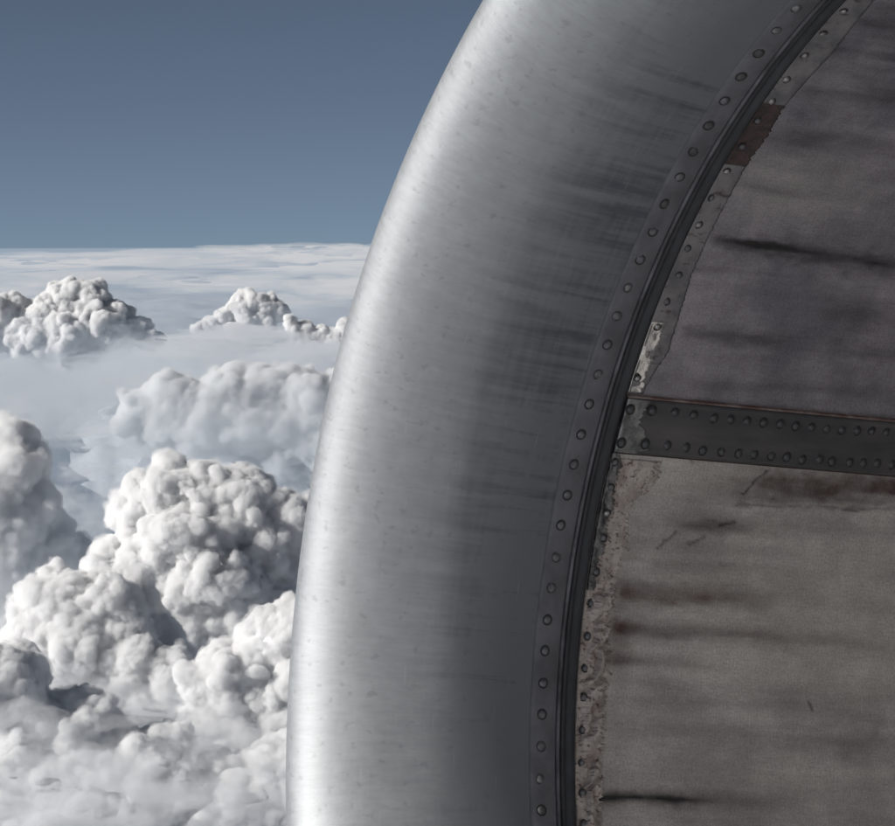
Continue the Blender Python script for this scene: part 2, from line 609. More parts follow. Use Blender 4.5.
# soot streaks of the upper panel
for a in [(712, 241, 800, 252, 8, 1.1, 12, 50), (750, 246, 900, 266, 11, .85, 60, 50), (840, 262, 960, 272, 14, .5, 30, 60),
          (826, 48, 960, 66, 5, .7, 8, 60), (700, 288, 870, 300, 7, .30, 20, 60), (684, 333, 760, 340, 8, .7, 12, 50),
          (730, 340, 950, 360, 14, .55, 40, 60), (745, 186, 800, 196, 5, .35, 10, 30), (770, 130, 960, 160, 18, .35, 30, 60),
          (800, 90, 960, 110, 25, .45, 20, 60), (860, 20, 980, 40, 45, .6, 20, 60), (700, 385, 900, 395, 8, .35, 30, 60),
          (820, 310, 960, 325, 16, .35, 40, 60), (690, 268, 790, 275, 3, .25, 8, 40)]:
    streak(soot_shade, *a)
streak(brown, 730, 484, 960, 490, 15, 1.5, 80, 60)  # reddish shade under the strap, painted into the liner colour
# lower panel
for a in [(588, 798, 690, 799, 4.5, 1.2, 14, 30), (600, 797, 760, 799, 9, .35, 14, 60), (610, 632, 690, 636, 6, .35, 10, 50),
          (600, 660, 650, 662, 4, .4, 10, 30), (672, 524, 760, 528, 7, .55, 40, 40), (735, 504, 960, 512, 1.3, .6, 10, 60),
          (745, 487, 960, 494, 15, .30, 70, 60), (780, 527, 960, 534, 12, .3, 40, 60), (655, 690, 720, 694, 8, .25, 20, 40)]:  # first streak here deepens the painted shade under the strap
    streak(soot_shade, *a)
for a in [(618, 592, 780, 600, 11, .75, 12, 60), (610, 625, 860, 642, 8, .6, 12, 60), (600, 658, 700, 664, 6, .5, 10, 40),
          (690, 519, 780, 526, 10, .5, 30, 40), (610, 640, 640, 640, 22, .35, 6, 20), (590, 800, 760, 800, 14, .5, 10, 60),
          (645, 720, 760, 745, 12, .25, 30, 60)]:
    streak(brown, *a)
blob(soot_shade, 850, 745, 60, 14, .3); blob(soot_shade, 690, 705, 40, 10, .25); blob(soot_shade, 780, 700, 50, 12, .2)
for a in [(770, 170, 60, 40, .55), (800, 200, 60, 25, .35), (690, 475, 60, 14, .5), (800, 480, 60, 9, .4), (770, 640, 80, 60, .35),
          (700, 590, 60, 30, .25), (850, 600, 60, 60, .25), (760, 780, 110, 30, .25), (640, 480, 30, 18, .5), (830, 650, 80, 50, .2)]:
    blob(light, *a)
blob(brown, 622, 590, 12, 80, .28); blob(brown, 618, 690, 9, 70, .2); blob(soot_shade, 665, 540, 40, 45, .16); blob(brown, 700, 560, 60, 30, .25)  # first two blobs: shadow behind the torn sealant edge, painted into the liner


def crack(pts, wpx, amt):
    q = PL(pts)
    d = np.full(PHG.shape, 9.0)
    X, Y = PHG * 716 + nz2 * 1.2, ZLG * 450 + nz2 * 1.2
    for (a, b) in zip(q[:-1], q[1:]):
        ax, ay, bx, by = a[0] * 716, a[1] * 450, b[0] * 716, b[1] * 450
        t = np.clip(((X - ax) * (bx - ax) + (Y - ay) * (by - ay)) / ((bx - ax) ** 2 + (by - ay) ** 2), 0, 1)
        d = np.minimum(d, np.hypot(X - ax - t * (bx - ax), Y - ay - t * (by - ay)))
    soot_shade[...] += 0.6 * amt * np.exp(-(d / wpx) ** 2)


crack([(769, 470), (758, 478), (750, 486), (743, 494)], 1.1, 1.5)
crack([(656, 548), (668, 540), (676, 532)], 1.5, .9)
crack([(689, 543), (697, 541), (704, 537)], 1.9, 1.0)
crack([(720, 525), (734, 522)], 2.0, 1.0)
crack([(809, 702), (812, 711)], 1.2, .9)
crack([(690, 458), (693, 464)], 1.2, .8)
crack([(720, 564), (734, 565)], 1.6, .7)
crack([(704, 519), (716, 521)], 1.6, .5)
# puckered metal of the panel corner above the strap
dent = np.zeros_like(PHG)
for (x, y, rr, am) in [(655, 330, 9, 1.0), (646, 354, 9, 1.2), (636, 378, 9, 1.2), (650, 342, 8, -1.0), (641, 367, 8, -1.0), (634, 388, 7, -0.8), (648, 372, 9, .5)]:
    p, z = on_liner(x, y)
    dent += am * np.exp(-(((PHG - p) * 716 / rr) ** 2 + ((ZLG - z) * 450 / rr) ** 2))
RLG = RLG + 0.0016 * dent + 0.0012 * wob * sstep(ZLG, 0.07, 0.14)
prof_n = len(ZL)
P = cyl(PHG, ZLG, RLG).reshape(-1, 3)
uvl = np.stack([PHG * S, ZLG * S], -1).reshape(-1, 2)
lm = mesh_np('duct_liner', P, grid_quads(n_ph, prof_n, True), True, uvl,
             {'low': sstep(PHG, PHU + 0.02, PHL - 0.02), 'soot_shade': np.clip(soot_shade, 0, 1), 'brown': np.clip(brown, 0, 1), 'light': np.clip(light, 0, 1)})
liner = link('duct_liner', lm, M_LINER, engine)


# ------------------------------------------------------------------ strips that lie on the liner
def strip(name, inner_e, outer_e, mat, parent, off=0.0022, n=None, m=14, rag=0.0, height=None, lift=0.0022, uvoff=0.0):
    """raised sheet between two (phase, z) edges that share the same phase order"""
    n = n or 200
    ie, oe = np.asarray(inner_e), np.asarray(outer_e)
    ph = np.linspace(ie[0, 0], ie[-1, 0], n)
    zi = np.interp(ph, ie[:, 0], ie[:, 1])
    zo = np.interp(ph, oe[:, 0], oe[:, 1])
    if rag:
        rn = fbm(np.stack([ph * 160, ph * 0, ph * 0 + uvoff], -1), 5, 0.6)
        zo = zo + rag * rn
    s = np.linspace(0, 1, m)
    PHs, Ss = np.meshgrid(ph, s, indexing='ij')
    Z = zi[:, None] + (zo - zi)[:, None] * Ss
    Rr = r_liner(Z) - off
    if height is not None:
        Rr = Rr - height(PHs, Z, Ss)
    top = cyl(PHs, Z, Rr)
    # skirt all round down to the liner
    full = [top]
    q = grid_quads(n, m)
    V = top.reshape(-1, 3)
    UV = np.stack([PHs * S, Z * S], -1).reshape(-1, 2)
    idx = np.arange(n * m).reshape(n, m)
    loop = np.concatenate([idx[:, 0], idx[-1, 1:], idx[-2::-1, -1], idx[0, -2:0:-1]])
    pf, zf = PHs.reshape(-1)[loop], Z.reshape(-1)[loop]
    base = cyl(pf, zf, r_liner(zf) + lift)
    nb = len(V)
    V = np.concatenate([V, base])
    UV = np.concatenate([UV, UV[loop]])
    k = np.arange(len(loop)); k2 = (k + 1) % len(loop)
    q2 = np.stack([loop[k], nb + k, nb + k2, loop[k2]], -1)
    me = mesh_np(name, V, np.concatenate([q, q2]), True, UV)
    return link(name, me, mat, parent)


# paint band along the seam (upper) and torn sealant (lower)
t_ = NT('pale primer band')
uv_ = t_.uv()
a_ = t_.noise(uv_, 1.0, 5, 0.6, 30, 30)
g_ = t_.noise(uv_, 1.0, 5, 0.65, 120, 50, off=4)
c_ = t_.mix(t_.ramp(a_, 0.35, 0.65), (0.20, 0.20, 0.215), (0.36, 0.35, 0.36))
c_ = t_.mix(t_.math('MULTIPLY', t_.ramp(g_, 0.55, 0.68), 0.75), c_, (0.09, 0.06, 0.065))
t_.principled(c_, 0.42, 0.35, t_.bump(g_, 0.25, 0.001))
M_BAND = t_.m

t_ = NT('torn sealant')
uv_ = t_.uv()
a_ = t_.noise(uv_, 1.0, 5, 0.65, 50, 70)
g_ = t_.noise(uv_, 1.0, 5, 0.7, 260, 160, off=4)
c_ = t_.mix(t_.ramp(a_, 0.35, 0.65), (0.40, 0.335, 0.31), (0.70, 0.63, 0.585))
c_ = t_.mix(t_.math('MULTIPLY', t_.ramp(g_, 0.52, 0.64), 0.85), c_, (0.10, 0.055, 0.048))
t_.principled(c_, 0.5, 0.0, t_.bump(t_.math('ADD', g_, a_), 0.25, 0.0015))
M_TORN = t_.m

t_ = NT('bare dented metal')
uv_ = t_.uv()
a_ = t_.noise(uv_, 1.0, 4, 0.6, 45, 60)
g_ = t_.noise(uv_, 1.0, 4, 0.6, 150, 130, off=4)
c_ = t_.mix(t_.ramp(g_, 0.62, 0.74), (0.92, 0.91, 0.90), (0.25, 0.2, 0.2))
t_.principled(c_, 0.22, 0.8, t_.bump(a_, 0.25, 0.004))
M_BARE = t_.m

t_ = NT('exposed red brown primer')
uv_ = t_.uv()
a_ = t_.noise(uv_, 1.0, 5, 0.7, 120, 70)
g_ = t_.noise(uv_, 1.0, 5, 0.7, 330, 330, off=4)
c_ = t_.mix(t_.ramp(a_, 0.38, 0.6), (0.12, 0.078, 0.076), (0.065, 0.050, 0.053))
c_ = t_.mix(t_.ramp(g_, 0.60, 0.70), c_, (0.27, 0.22, 0.21))
t_.principled(c_, 0.6, 0.0, t_.bump(t_.math('ADD', a_, g_), 0.6, 0.002))
M_PRIMER = t_.m

Z_IN = 0.0640
e_up = PL([(880, -9), (868, 7), (834, 51), (785, 105)])
e_mid = PL([(785, 105), (770, 132), (746, 166)])
e_dn = PL([(746, 166), (714, 225), (691.5, 274), (681, 309), (668, 352), (652, 375), (642, 394)])
order = lambda e: e[np.argsort(e[:, 0])]
e_up, e_mid, e_dn = order(np.vstack([[e_up[0, 0] - 0.25, e_up[0, 1] + 0.0], e_up])), order(e_mid), order(e_dn)


def inner_of(e):
    return np.array([(e[0, 0], Z_IN), (e[-1, 0], Z_IN)])


strip('paint_band', inner_of(e_up), e_up, M_BAND, liner, 0.0016, 220, 10, 0.0012)
strip('paint_band', inner_of(e_dn), e_dn, M_BAND, liner, 0.0016, 300, 12, 0.0022, uvoff=4)
strip('primer_patch', inner_of(e_mid), e_mid, M_PRIMER, liner, 0.0006, 160, 12, 0.0030, uvoff=7)
e_bare = order(PL([(664, 322), (657, 345), (648, 368), (643, 380), (641, 392)]))
strip('bare_metal_corner', inner_of(e_bare), e_bare, M_BARE, liner, 0.0030, 140, 26, 0.004, uvoff=9,
      height=lambda p, z, s: 0.0030 * fbm(np.stack([p * 26, z * 26, z * 0 + 3], -1), 2) * sstep(s, 0, .2) * (1 - sstep(s, .7, 1)))

e_torn = order(PL([(662, 462), (656, 478), (648, 490), (634, 498), (627, 515), (625, 544), (617, 574), (614, 592), (609, 628), (607, 676), (602, 720), (600, 764), (600, 830), (600, 900)]))


def flakes(p, z, s):
    u = p * 716 * 0.030 + z * 450 * 0.055
    f = np.abs(((u + 0.9 * fbm(np.stack([p * 22, z * 22, z * 0], -1), 3)) % 1.0) - 0.15)
    amp = sstep(p, on_liner(600, 560)[0], on_liner(600, 600)[0])
    return 0.0100 * amp * (1 - sstep(f, 0.0, 0.75)) * sstep(s, 0.05, 0.5) * (1 - 0.6 * sstep(s, 0.8, 1)) \
        + 0.0012 * fbm(np.stack([p * 34, z * 34, z * 0], -1), 2)


strip('torn_sealant', inner_of(e_torn), e_torn, M_TORN, liner, 0.0022, 900, 30, 0.010, uvoff=2, height=flakes)

# a dark recess of bare structure left of the torn sealant
e_rec = order(PL([(618, 452), (618, 470), (611, 486), (612, 505), (605, 520), (604, 545), (597, 560), (592, 590)]))
strip('bared_frame', inner_of(e_rec), e_rec, mat_simple('dull bared frame', (0.10, 0.10, 0.105), (0.34, 0.34, 0.35), 0.3, 0.7, (60, 80), 0.6), liner, 0.0058, 260, 14, 0.008, uvoff=5,
      height=lambda p, z, s: 0.0022 * fbm(np.stack([p * 60, z * 60, z * 0 + 8], -1), 3))

# ------------------------------------------------------------------ strap


def strap_box(name, p0, p1, z0, z1, off, mat, parent, n=14, m=160, bulge=0.0):
    ph = np.linspace(p0, p1, n)
    z = np.linspace(z0, z1, m)
    PHs, Z = np.meshgrid(ph, z, indexing='ij')
    e = np.abs(np.linspace(-1, 1, n))[:, None]
    Rr = r_liner(Z) - off + 0.0012 * sstep(e, .86, 1.0) - bulge * fbm(np.stack([PHs * 25, Z * 12, Z * 0], -1), 2)
    V = cyl(PHs, Z, Rr).reshape(-1, 3)
    UV = np.stack([PHs * S, Z * S], -1).reshape(-1, 2)
    idx = np.arange(n * m).reshape(n, m)
    loop = np.concatenate([idx[:, 0], idx[-1, 1:], idx[-2::-1, -1], idx[0, -2:0:-1]])
    pf, zf = PHs.reshape(-1)[loop], Z.reshape(-1)[loop]
    base = cyl(pf, zf, r_liner(zf) + 0.003)
    nb = len(V)
    k = np.arange(len(loop)); k2 = (k + 1) % len(loop)
    q = np.concatenate([grid_quads(n, m), np.stack([loop[k], nb + k, nb + k2, loop[k2]], -1)])
    me = mesh_np(name, np.concatenate([V, base]), q, True, np.concatenate([UV, UV[loop]]))
    return link(name, me, mat, parent)


strap = strap_box('splice_strap', PHU, PHL, Z_IN, 1.5, 0.0075, M_STRAP, engine, bulge=0.0006)
strap_box('strap_edge', PHU - 0.0030, PHU - 0.0002, Z_IN, 1.5, 0.0082, M_EDGE, strap, 4)
strap_box('strap_edge', PHL + 0.0002, PHL + 0.0022, Z_IN, 1.5, 0.0050, mat_simple('dark red strap edge', (0.06, 0.03, 0.03), (0.14, 0.09, 0.08), 0.6, 0, (60, 45), 0.3), strap, 4)
e_end = np.array([(PHU + 0.001, 0.105), (PHU + .03, .092), (PHL - 0.01, 0.125), (PHL - 0.001, 0.105)])
strip('bare_strap_end', [(PHU + 0.001, Z_IN), (PHL - 0.001, Z_IN)], e_end, mat_simple('scuffed strap end', (0.14, 0.145, 0.15), (0.46, 0.465, 0.47), 0.30, 0.6, (60, 60), 0.4), strap, 0.0088, 80, 14, 0.006, uvoff=3)

sm = dome_mesh('rivet', 0.0062 * S, 0.0040 * S)
sm.materials.append(M_SRIV); sm.materials.append(M_SOCKET)
up_px = [(627, 407), (649, 408.5), (672, 411), (691, 413.5), (711, 416.5), (727.6, 418), (744, 420), (761, 421), (777.5, 422.5), (793, 424.5),
         (808.6, 426), (824, 427), (839, 428), (853.6, 429), (869, 430), (883.6, 431), (898, 432), (912, 433)]
lo_px = [(618, 440.6), (642, 442), (664, 444), (682.6, 446), (700, 449), (719, 450), (736, 452), (751, 452.6), (768.5, 454), (784, 455.6),
         (799, 458), (816, 458), (829, 460), (846.5, 461), (860, 461.6), (874, 462), (888.5, 463), (902, 464)]
for (x, y) in up_px + lo_px:
    ph, z = on_liner(x, y)
    o = bpy.data.objects.new('rivet', sm)
    COL.objects.link(o); o.parent = strap
    place(o, ph, z, r_liner(z) - (0.0100 if z < 0.12 else 0.0076), 0, rng.normal(size=2) * 0.08)

many_rivets('rivets', sm, [(p, z, float(r_liner(z)) - 0.0076) for (p, z0) in ((2.7905, 0.655), (2.8350, 0.640)) for z in np.arange(z0, 1.4, 0.031)], strap)
lr = dome_mesh('rivet', 0.0050 * S, 0.0030 * S)
lr.materials.append(M_BRIGHT); lr.materials.append(M_SOCKET)
dr = dome_mesh('rivet', 0.0048 * S, 0.0030 * S)
dr.materials.append(M_RIVET); dr.materials.append(M_SOCKET)
liner_px = [(841.5, 10.5, 0), (821, 33, 0), (802.5, 55, 0), (784, 78.7, 0), (769.6, 100.7, 0), (756, 120, 1), (740, 146, 1), (724.5, 171, 0), (710, 197, 1),
            (696.6, 224, 0), (685, 248, 1), (676.5, 275, 1), (664, 301, 1), (655, 325.6, 0), (644.5, 352, 0), (634.6, 378, 0),
            (611, 461, 1), (607, 486.5, 1), (603, 512.6, 0), (599.5, 537, 1), (592, 571, 1), (588, 603, 1), (584.5, 636, 1), (582, 668, 1), (580, 697, 1), (579.5, 730, 1),
            (579, 763, 1), (579.5, 793, 1), (580.3, 824, 1)]
for (x, y, kind) in liner_px:
    ph, z = on_liner(x + 1.5, y)
    o = bpy.data.objects.new('rivet', dr if kind else lr)
    COL.objects.link(o); o.parent = liner
    off = 0.0017
    if 320 < y < 395: off = 0.0032
    if 455 < y < 590: off = 0.0064
    if y >= 590: off = 0.0045
    place(o, ph, z, r_liner(z) - off, 0, rng.normal(size=2) * 0.15)

# ------------------------------------------------------------------ rest of the engine
ring('cowl', [(0.2005, RC + 0.1495), (0.5, RC + 0.185), (1.2, RC + 0.22), (2.4, RC + 0.22), (3.6, RC + 0.14), (4.6, RC - 0.02), (4.6, RC - 0.06)], M_COWL, engine, phases=np.arange(0, 2 * math.pi, 0.05))


def fan():
    bm = bmesh.new()
    nb = 30
    for k in range(nb):
        a = 2 * math.pi * k / nb
        prev = None
        for i in range(9):
            s = i / 8
            r = 0.30 + s * 0.74
            tw = R(35 + 28 * s)
            w = 0.10 + 0.05 * s
            row = []
            for (c, th) in ((-1, 0), (0, .008), (1, 0), (0, -.008)):
                da = (c * w * math.sin(tw) - th) / max(r, 0.3)
                row.append(bm.verts.new(Vector(cyl(a + da, 1.45 + c * w * math.cos(tw), r).tolist())))
            if prev:
                for q in range(4):
                    bm.faces.new((prev[q], prev[(q + 1) % 4], row[(q + 1) % 4], row[q]))
            prev = row
    me = bpy.data.meshes.new('fan')
    bm.to_mesh(me); bm.free()
    return link('fan', me, M_FAN, engine)


fan()
ring('spinner', [(1.02, 0.001), (1.03, 0.05), (1.08, 0.11), (1.2, 0.2), (1.35, 0.28), (1.6, 0.32)], M_FAN, engine, phases=np.arange(0, 2 * math.pi, 0.1))
ring('fan_bulkhead', [(1.66, 0.25), (1.66, 1.08)], M_GAP, engine, phases=np.arange(0, 2 * math.pi, 0.1))

# ------------------------------------------------------------------ unseen aircraft side behind the camera, added for reflections and fill, and the pylon
t_ = NT('fuselage paint')
ob_ = t_.obj()
t_.principled(t_.mix(t_.ramp(t_.noise(ob_, 1.3, 4), .4, .6), (0.80, 0.80, 0.80), (0.74, 0.74, 0.75)), 0.4, 0.0)
M_FUS = t_.m
fr, fn, fl = 1.7, 96, 24
axis_w = CM @ NA
axis_w[2] = 0
axis_w /= np.linalg.norm(axis_w)
side = np.array([-axis_w[1], axis_w[0], 0.0])         # towards the engine
fc = -side * (fr + 0.9)
ths = np.linspace(0, 2 * math.pi, fn, endpoint=False)
xs = np.linspace(-7, 12, fl)
V = (fc[None, None] + axis_w[None, None] * xs[None, :, None] + fr * (side[None, None] * np.cos(ths)[:, None, None] + np.array([0, 0, 1.0])[None, None] * np.sin(ths)[:, None, None]))
fus = link('fuselage', mesh_np('fuselage', V.reshape(-1, 3), grid_quads(fn, fl, True)), M_FUS)
tag(fus, 'unseen grey painted side of the aircraft behind the viewer', 'fuselage')

# ------------------------------------------------------------------ clouds
HD = 2600.0
RE = 6371000.0


def ray_pt(px, py, dist):
    d = CM @ np.array([(px - 447.5) / FPX, -(py - 413) / FPX, -1.0])
    return d * dist


t_ = NT('cloud')
p_ = t_.n('ShaderNodeBsdfPrincipled')
p_.inputs['Base Color'].default_value = (0.95, 0.953, 0.956, 1)
p_.inputs['Roughness'].default_value = 1.0
p_.inputs['Specular IOR Level'].default_value = 0.0
t_.l(p_.outputs[0], t_.out.inputs['Surface'])
M_CLOUD = t_.m

t_ = NT('stratus')
t_.principled((0.68, 0.70, 0.73), 1.0, 0.0, None, 0.0)  # albedo lowered to stand in for shade on the middle clouds
M_STRATUS = t_.m


def mat_vapour(density, color=(0.995, 0.996, 0.998)):
    t = NT('cloud droplets')
    v = t.n('ShaderNodeVolumePrincipled')
    v.inputs['Color'].default_value = (*color, 1)
    v.inputs['Density'].default_value = density
    t.l(v.outputs[0], t.out.inputs['Volume'])
    return t.m



def ico(sub):
    bm = bmesh.new()
    bmesh.ops.create_icosphere(bm, subdivisions=sub, radius=1)
    v = np.array([x.co[:] for x in bm.verts])
    f = np.array([[x.index for x in g.verts] for g in bm.faces])
    bm.free()
    return v, f


ICO2, ICO1 = ico(2), ico(1)


def cumulus(name, lobes, dist, voxel, mat, seed=0, rim=((27, .46), (13, .48)), tint=(0.995, 0.996, 0.998), disp=((230, .24), (100, .28), (46, .32)), squash=0.9, skin=36.0, mfp=18.0, fine=1.0):
    """lobes: (px, py, radius px) or (px, py, radius px, extra distance px). Spheres, children, voxel union, billows."""
    rs = np.random.RandomState(seed)
    mpp = dist / FPX
    sph = []
    for L in lobes:
        dd = L[3] if len(L) > 3 else 0
        c = ray_pt(L[0], L[1], dist + dd * mpp)
        r = L[2] * mpp
        sph.append((c, r))
        for k in range(64):
            d = rs.normal(size=3); d /= np.linalg.norm(d); d[2] = d[2] if d[2] > -.4 else -d[2]
            if d[1] > 0.6: d[1] *= -1
            r2 = r * (.09 + .38 * rs.uniform() ** 2.2)
            c2 = c + d * (r - r2 * .52)
            sph.append((c2, r2))
            for q in range(4):
                e = rs.normal(size=3); e /= np.linalg.norm(e)
                if e @ d < 0: e = -e
                sph.append((c2 + e * r2 * .85, r2 * rs.uniform(.3, .5)))
    sc = dist / 15000.0 * fine
    org = ray_pt(lobes[0][0], lobes[0][1], dist)

    def union(shrink, vox, smooth):
        vs, fs, n0 = [], [], 0
        for (c, r) in sph:
            r = r - shrink
            if r < shrink * 0.35 or r <= 0:
                continue
            v, f = ICO2
            vs.append(v * (r, r, r * squash) + (c - org)); fs.append(f + n0); n0 += len(v)
        me = mesh_np(name, np.concatenate(vs), np.concatenate(fs))
        o = bpy.data.objects.new('tmp', me)
        COL.objects.link(o)
        md = o.modifiers.new('r', 'REMESH')
        md.mode = 'VOXEL'; md.voxel_size = vox; md.adaptivity = 0
        md2 = o.modifiers.new('s', 'SMOOTH'); md2.iterations = smooth; md2.factor = .5
        dg = bpy.context.evaluated_depsgraph_get()
        ev = bpy.data.meshes.new_from_object(o.evaluated_get(dg))
        bpy.data.objects.remove(o); bpy.data.meshes.remove(me)
        return ev

    core = union(skin * sc, voxel * 1.6, 3)
    core.polygons.foreach_set('use_smooth', np.ones(len(core.polygons), bool))
    ev = union(0.0, voxel, 2)
    n = len(ev.vertices)
    co = np.empty(n * 3, np.float32); ev.vertices.foreach_get('co', co); co = co.reshape(-1, 3).astype(float)
    nf = len(ev.polygons)
    for (a, b) in ((420, 60), (150, 32), (60, 14), (27, 6)):
        q = co / (a * sc) + seed
        co = co + b * sc * np.stack([fbm(q, 2), fbm(q + 31, 2), fbm(q + 67, 2)], -1)
    ev.vertices.foreach_set('co', co.astype(np.float32).ravel())
    ev.update()
    for i, (size, amp) in enumerate(disp):
        no = np.empty(n * 3, np.float32)
        ev.vertices.foreach_get('normal', no) if hasattr(ev.vertices[0], 'normal') else None
        no = no.reshape(-1, 3)
        size = size * sc
        wp = co / size + seed * 3.1 + i * 9.7
        wp = wp + 0.25 * np.stack([perlin(wp * .8 + 5), perlin(wp * .8 + 25), perlin(wp * .8 + 45)], -1)
        w = worley(wp)
        co = co + no * ((0.72 - w) * size * amp)[:, None]
        ev.vertices.foreach_set('co', co.astype(np.float32).ravel())
        ev.update()
    o = bpy.data.objects.new('tmp', ev)             # close the folds the billows made
    COL.objects.link(o)
    md = o.modifiers.new('r', 'REMESH')
    md.mode = 'VOXEL'; md.voxel_size = voxel * 0.85; md.adaptivity = 0
    dg = bpy.context.evaluated_depsgraph_get()
    ev2 = bpy.data.meshes.new_from_object(o.evaluated_get(dg))
    bpy.data.objects.remove(o); bpy.data.meshes.remove(ev)
    ev = ev2
    n = len(ev.vertices)
    co = np.empty(n * 3, np.float32); ev.vertices.foreach_get('co', co); co = co.reshape(-1, 3).astype(float)
    crisp = np.clip(0.75 + 0.9 * fbm(co / (190 * sc) + seed, 2), 0.15, 1.5)
    for i, (size, amp) in enumerate(rim):
        no = np.empty(n * 3, np.float32)
        ev.vertices.foreach_get('normal', no)
        size = size * sc
        wp = co / size + seed * 1.7 + i * 5.1
        wp = wp + 0.3 * perlin(wp * .7 + 5)[:, None]
        co = co + no.reshape(-1, 3) * ((0.72 - worley(wp)) * size * amp * crisp)[:, None]
        ev.vertices.foreach_set('co', co.astype(np.float32).ravel())
        ev.update()
    ev.polygons.foreach_set('use_smooth', np.ones(len(ev.polygons), bool))
    ev.materials.clear()
    core.materials.clear()
    core.materials.append(mat)
    core.name = name
    ev.name = 'vapour'
    ev.materials.append(mat_vapour(1.0 / (mfp * sc), tint))
    o = bpy.data.objects.new(name, core)
    vo = bpy.data.objects.new('vapour', ev)
    vo.parent = o
    COL.objects.link(vo)
    thin = ev.copy()
    thin.name = 'thin_vapour'
    nn_ = np.empty(n * 3, np.float32)
    thin.vertices.foreach_get('normal', nn_)
    q = co / (85 * sc) + seed * 2
    out = (4 + 26 * fbm(q + 0.5 * perlin(q * 2)[:, None], 4)) * sc
    thin.vertices.foreach_set('co', (co + nn_.reshape(-1, 3) * out[:, None]).astype(np.float32).ravel())
    thin.update()
    thin.materials.clear()
    thin.materials.append(mat_vapour(1.0 / (65.0 * sc), tint))
    t2 = bpy.data.objects.new('thin_vapour', thin)
    t2.parent = o
    COL.objects.link(t2)
    o.location = org.tolist()
    COL.objects.link(o)
    print(name, n)
    return o


D_A = 15000
A = cumulus('cumulus_tower', [(188, 500, 40), (235, 515, 44), (150, 500, 26), (272, 535, 36), (190, 570, 64), (132, 512, 20), (140, 600, 50), (235, 600, 62), (296, 535, 26), (165, 650, 70), (245, 660, 60)], D_A, 5.2, M_CLOUD, 1)
tag(A, 'tall crisp white cumulus tower rising beside the engine lip', 'cloud', 'cumulus clouds below the aircraft')
B = cumulus('cumulus_cloud', [(62, 610, 40), (105, 625, 48), (38, 606, 22), (75, 660, 55), (150, 690, 60), (110, 710, 60), (40, 660, 30)], 13600, 5.2, M_CLOUD, 2)
tag(B, 'lumpy white cumulus in front of the tall tower, at its lower left', 'cloud', 'cumulus clouds below the aircraft')
C_ = cumulus('cumulus_cloud', [(280, 655, 44), (300, 640, 40), (250, 690, 50), (300, 710, 60), (230, 740, 45)], 13000, 5.2, M_CLOUD, 3)
tag(C_, 'bright rounded cumulus below the tall tower, against the engine lip', 'cloud', 'cumulus clouds below the aircraft')
D_ = cumulus('cumulus_cloud', [(30, 770, 50), (90, 790, 55), (160, 800, 60), (230, 820, 60), (300, 810, 60), (8, 692, 38), (60, 735, 40), (190, 860, 60), (60, 860, 70), (-20, 820, 60)], 12200, 5.6, M_CLOUD, 4)
tag(D_, 'broad low cloud bank along the bottom left of the view', 'cloud', 'cumulus clouds below the aircraft')
F_ = cumulus('cumulus_cloud', [(68, 299, 17), (90, 305, 19), (112, 316, 17), (48, 320, 22), (18, 306, 10), (75, 340, 32), (108, 338, 26), (134, 332, 15), (4, 320, 20), (30, 340, 28), (-15, 330, 20), (70, 362, 26), (150, 343, 12)], 46000, 17.0, M_CLOUD, 5, fine=0.42)
tag(F_, 'distant sunlit cumulus at the far left under the horizon', 'cloud', 'cumulus clouds below the aircraft')
G_ = cumulus('cumulus_cloud', [(248, 303, 11), (264, 306, 11), (236, 309, 9), (278, 313, 9), (225, 318, 9), (212, 326, 9), (200, 332, 8), (245, 318, 13), (262, 324, 12), (232, 332, 12)], 50000, 18.0, M_CLOUD, 6, fine=0.36)
tag(G_, 'small distant cumulus just left of the engine, below the horizon', 'cloud', 'cumulus clouds below the aircraft')
H_ = cumulus('cumulus_cloud', [(292, 326, 8), (303, 334, 11), (318, 338, 10), (333, 345, 12), (350, 346, 14), (310, 348, 12), (347, 330, 9)], 42000, 16.0, M_CLOUD, 7, fine=0.36)
tag(H_, 'distant cumulus touching the engine lip, below the horizon', 'cloud', 'cumulus clouds below the aircraft')
E_ = cumulus('cumulus_cloud', [(2, 472, 38), (18, 520, 38), (2, 570, 50), (56, 556, 28), (92, 572, 19), (12, 440, 24), (-20, 520, 50), (30, 600, 34)], 20000, 15.0, M_CLOUD, 8, skin=64.0, mfp=36.0, rim=((40, .34), (20, .3)))
K_ = cumulus('cloud_bank', [(140, 414, 22), (165, 404, 26), (195, 412, 28), (225, 398, 26), (255, 404, 30), (285, 394, 24), (310, 402, 30), (345, 410, 34), (240, 432, 34), (300, 436, 36), (200, 438, 26), (160, 430, 22), (390, 440, 50), (330, 462, 36), (275, 466, 30), (350, 492, 30)], 30000, 28.0, M_STRATUS, 9, squash=0.7, skin=55.0, mfp=40.0, fine=0.9, rim=((60, .32), (28, .3)), tint=(0.95, 0.96, 0.97))
tag(K_, 'soft grey cloud bank that fills the middle distance behind the tall tower', 'cloud')
tag(E_, 'soft grey cloud at the left edge beside the dark gap', 'cloud', 'cumulus clouds below the aircraft')


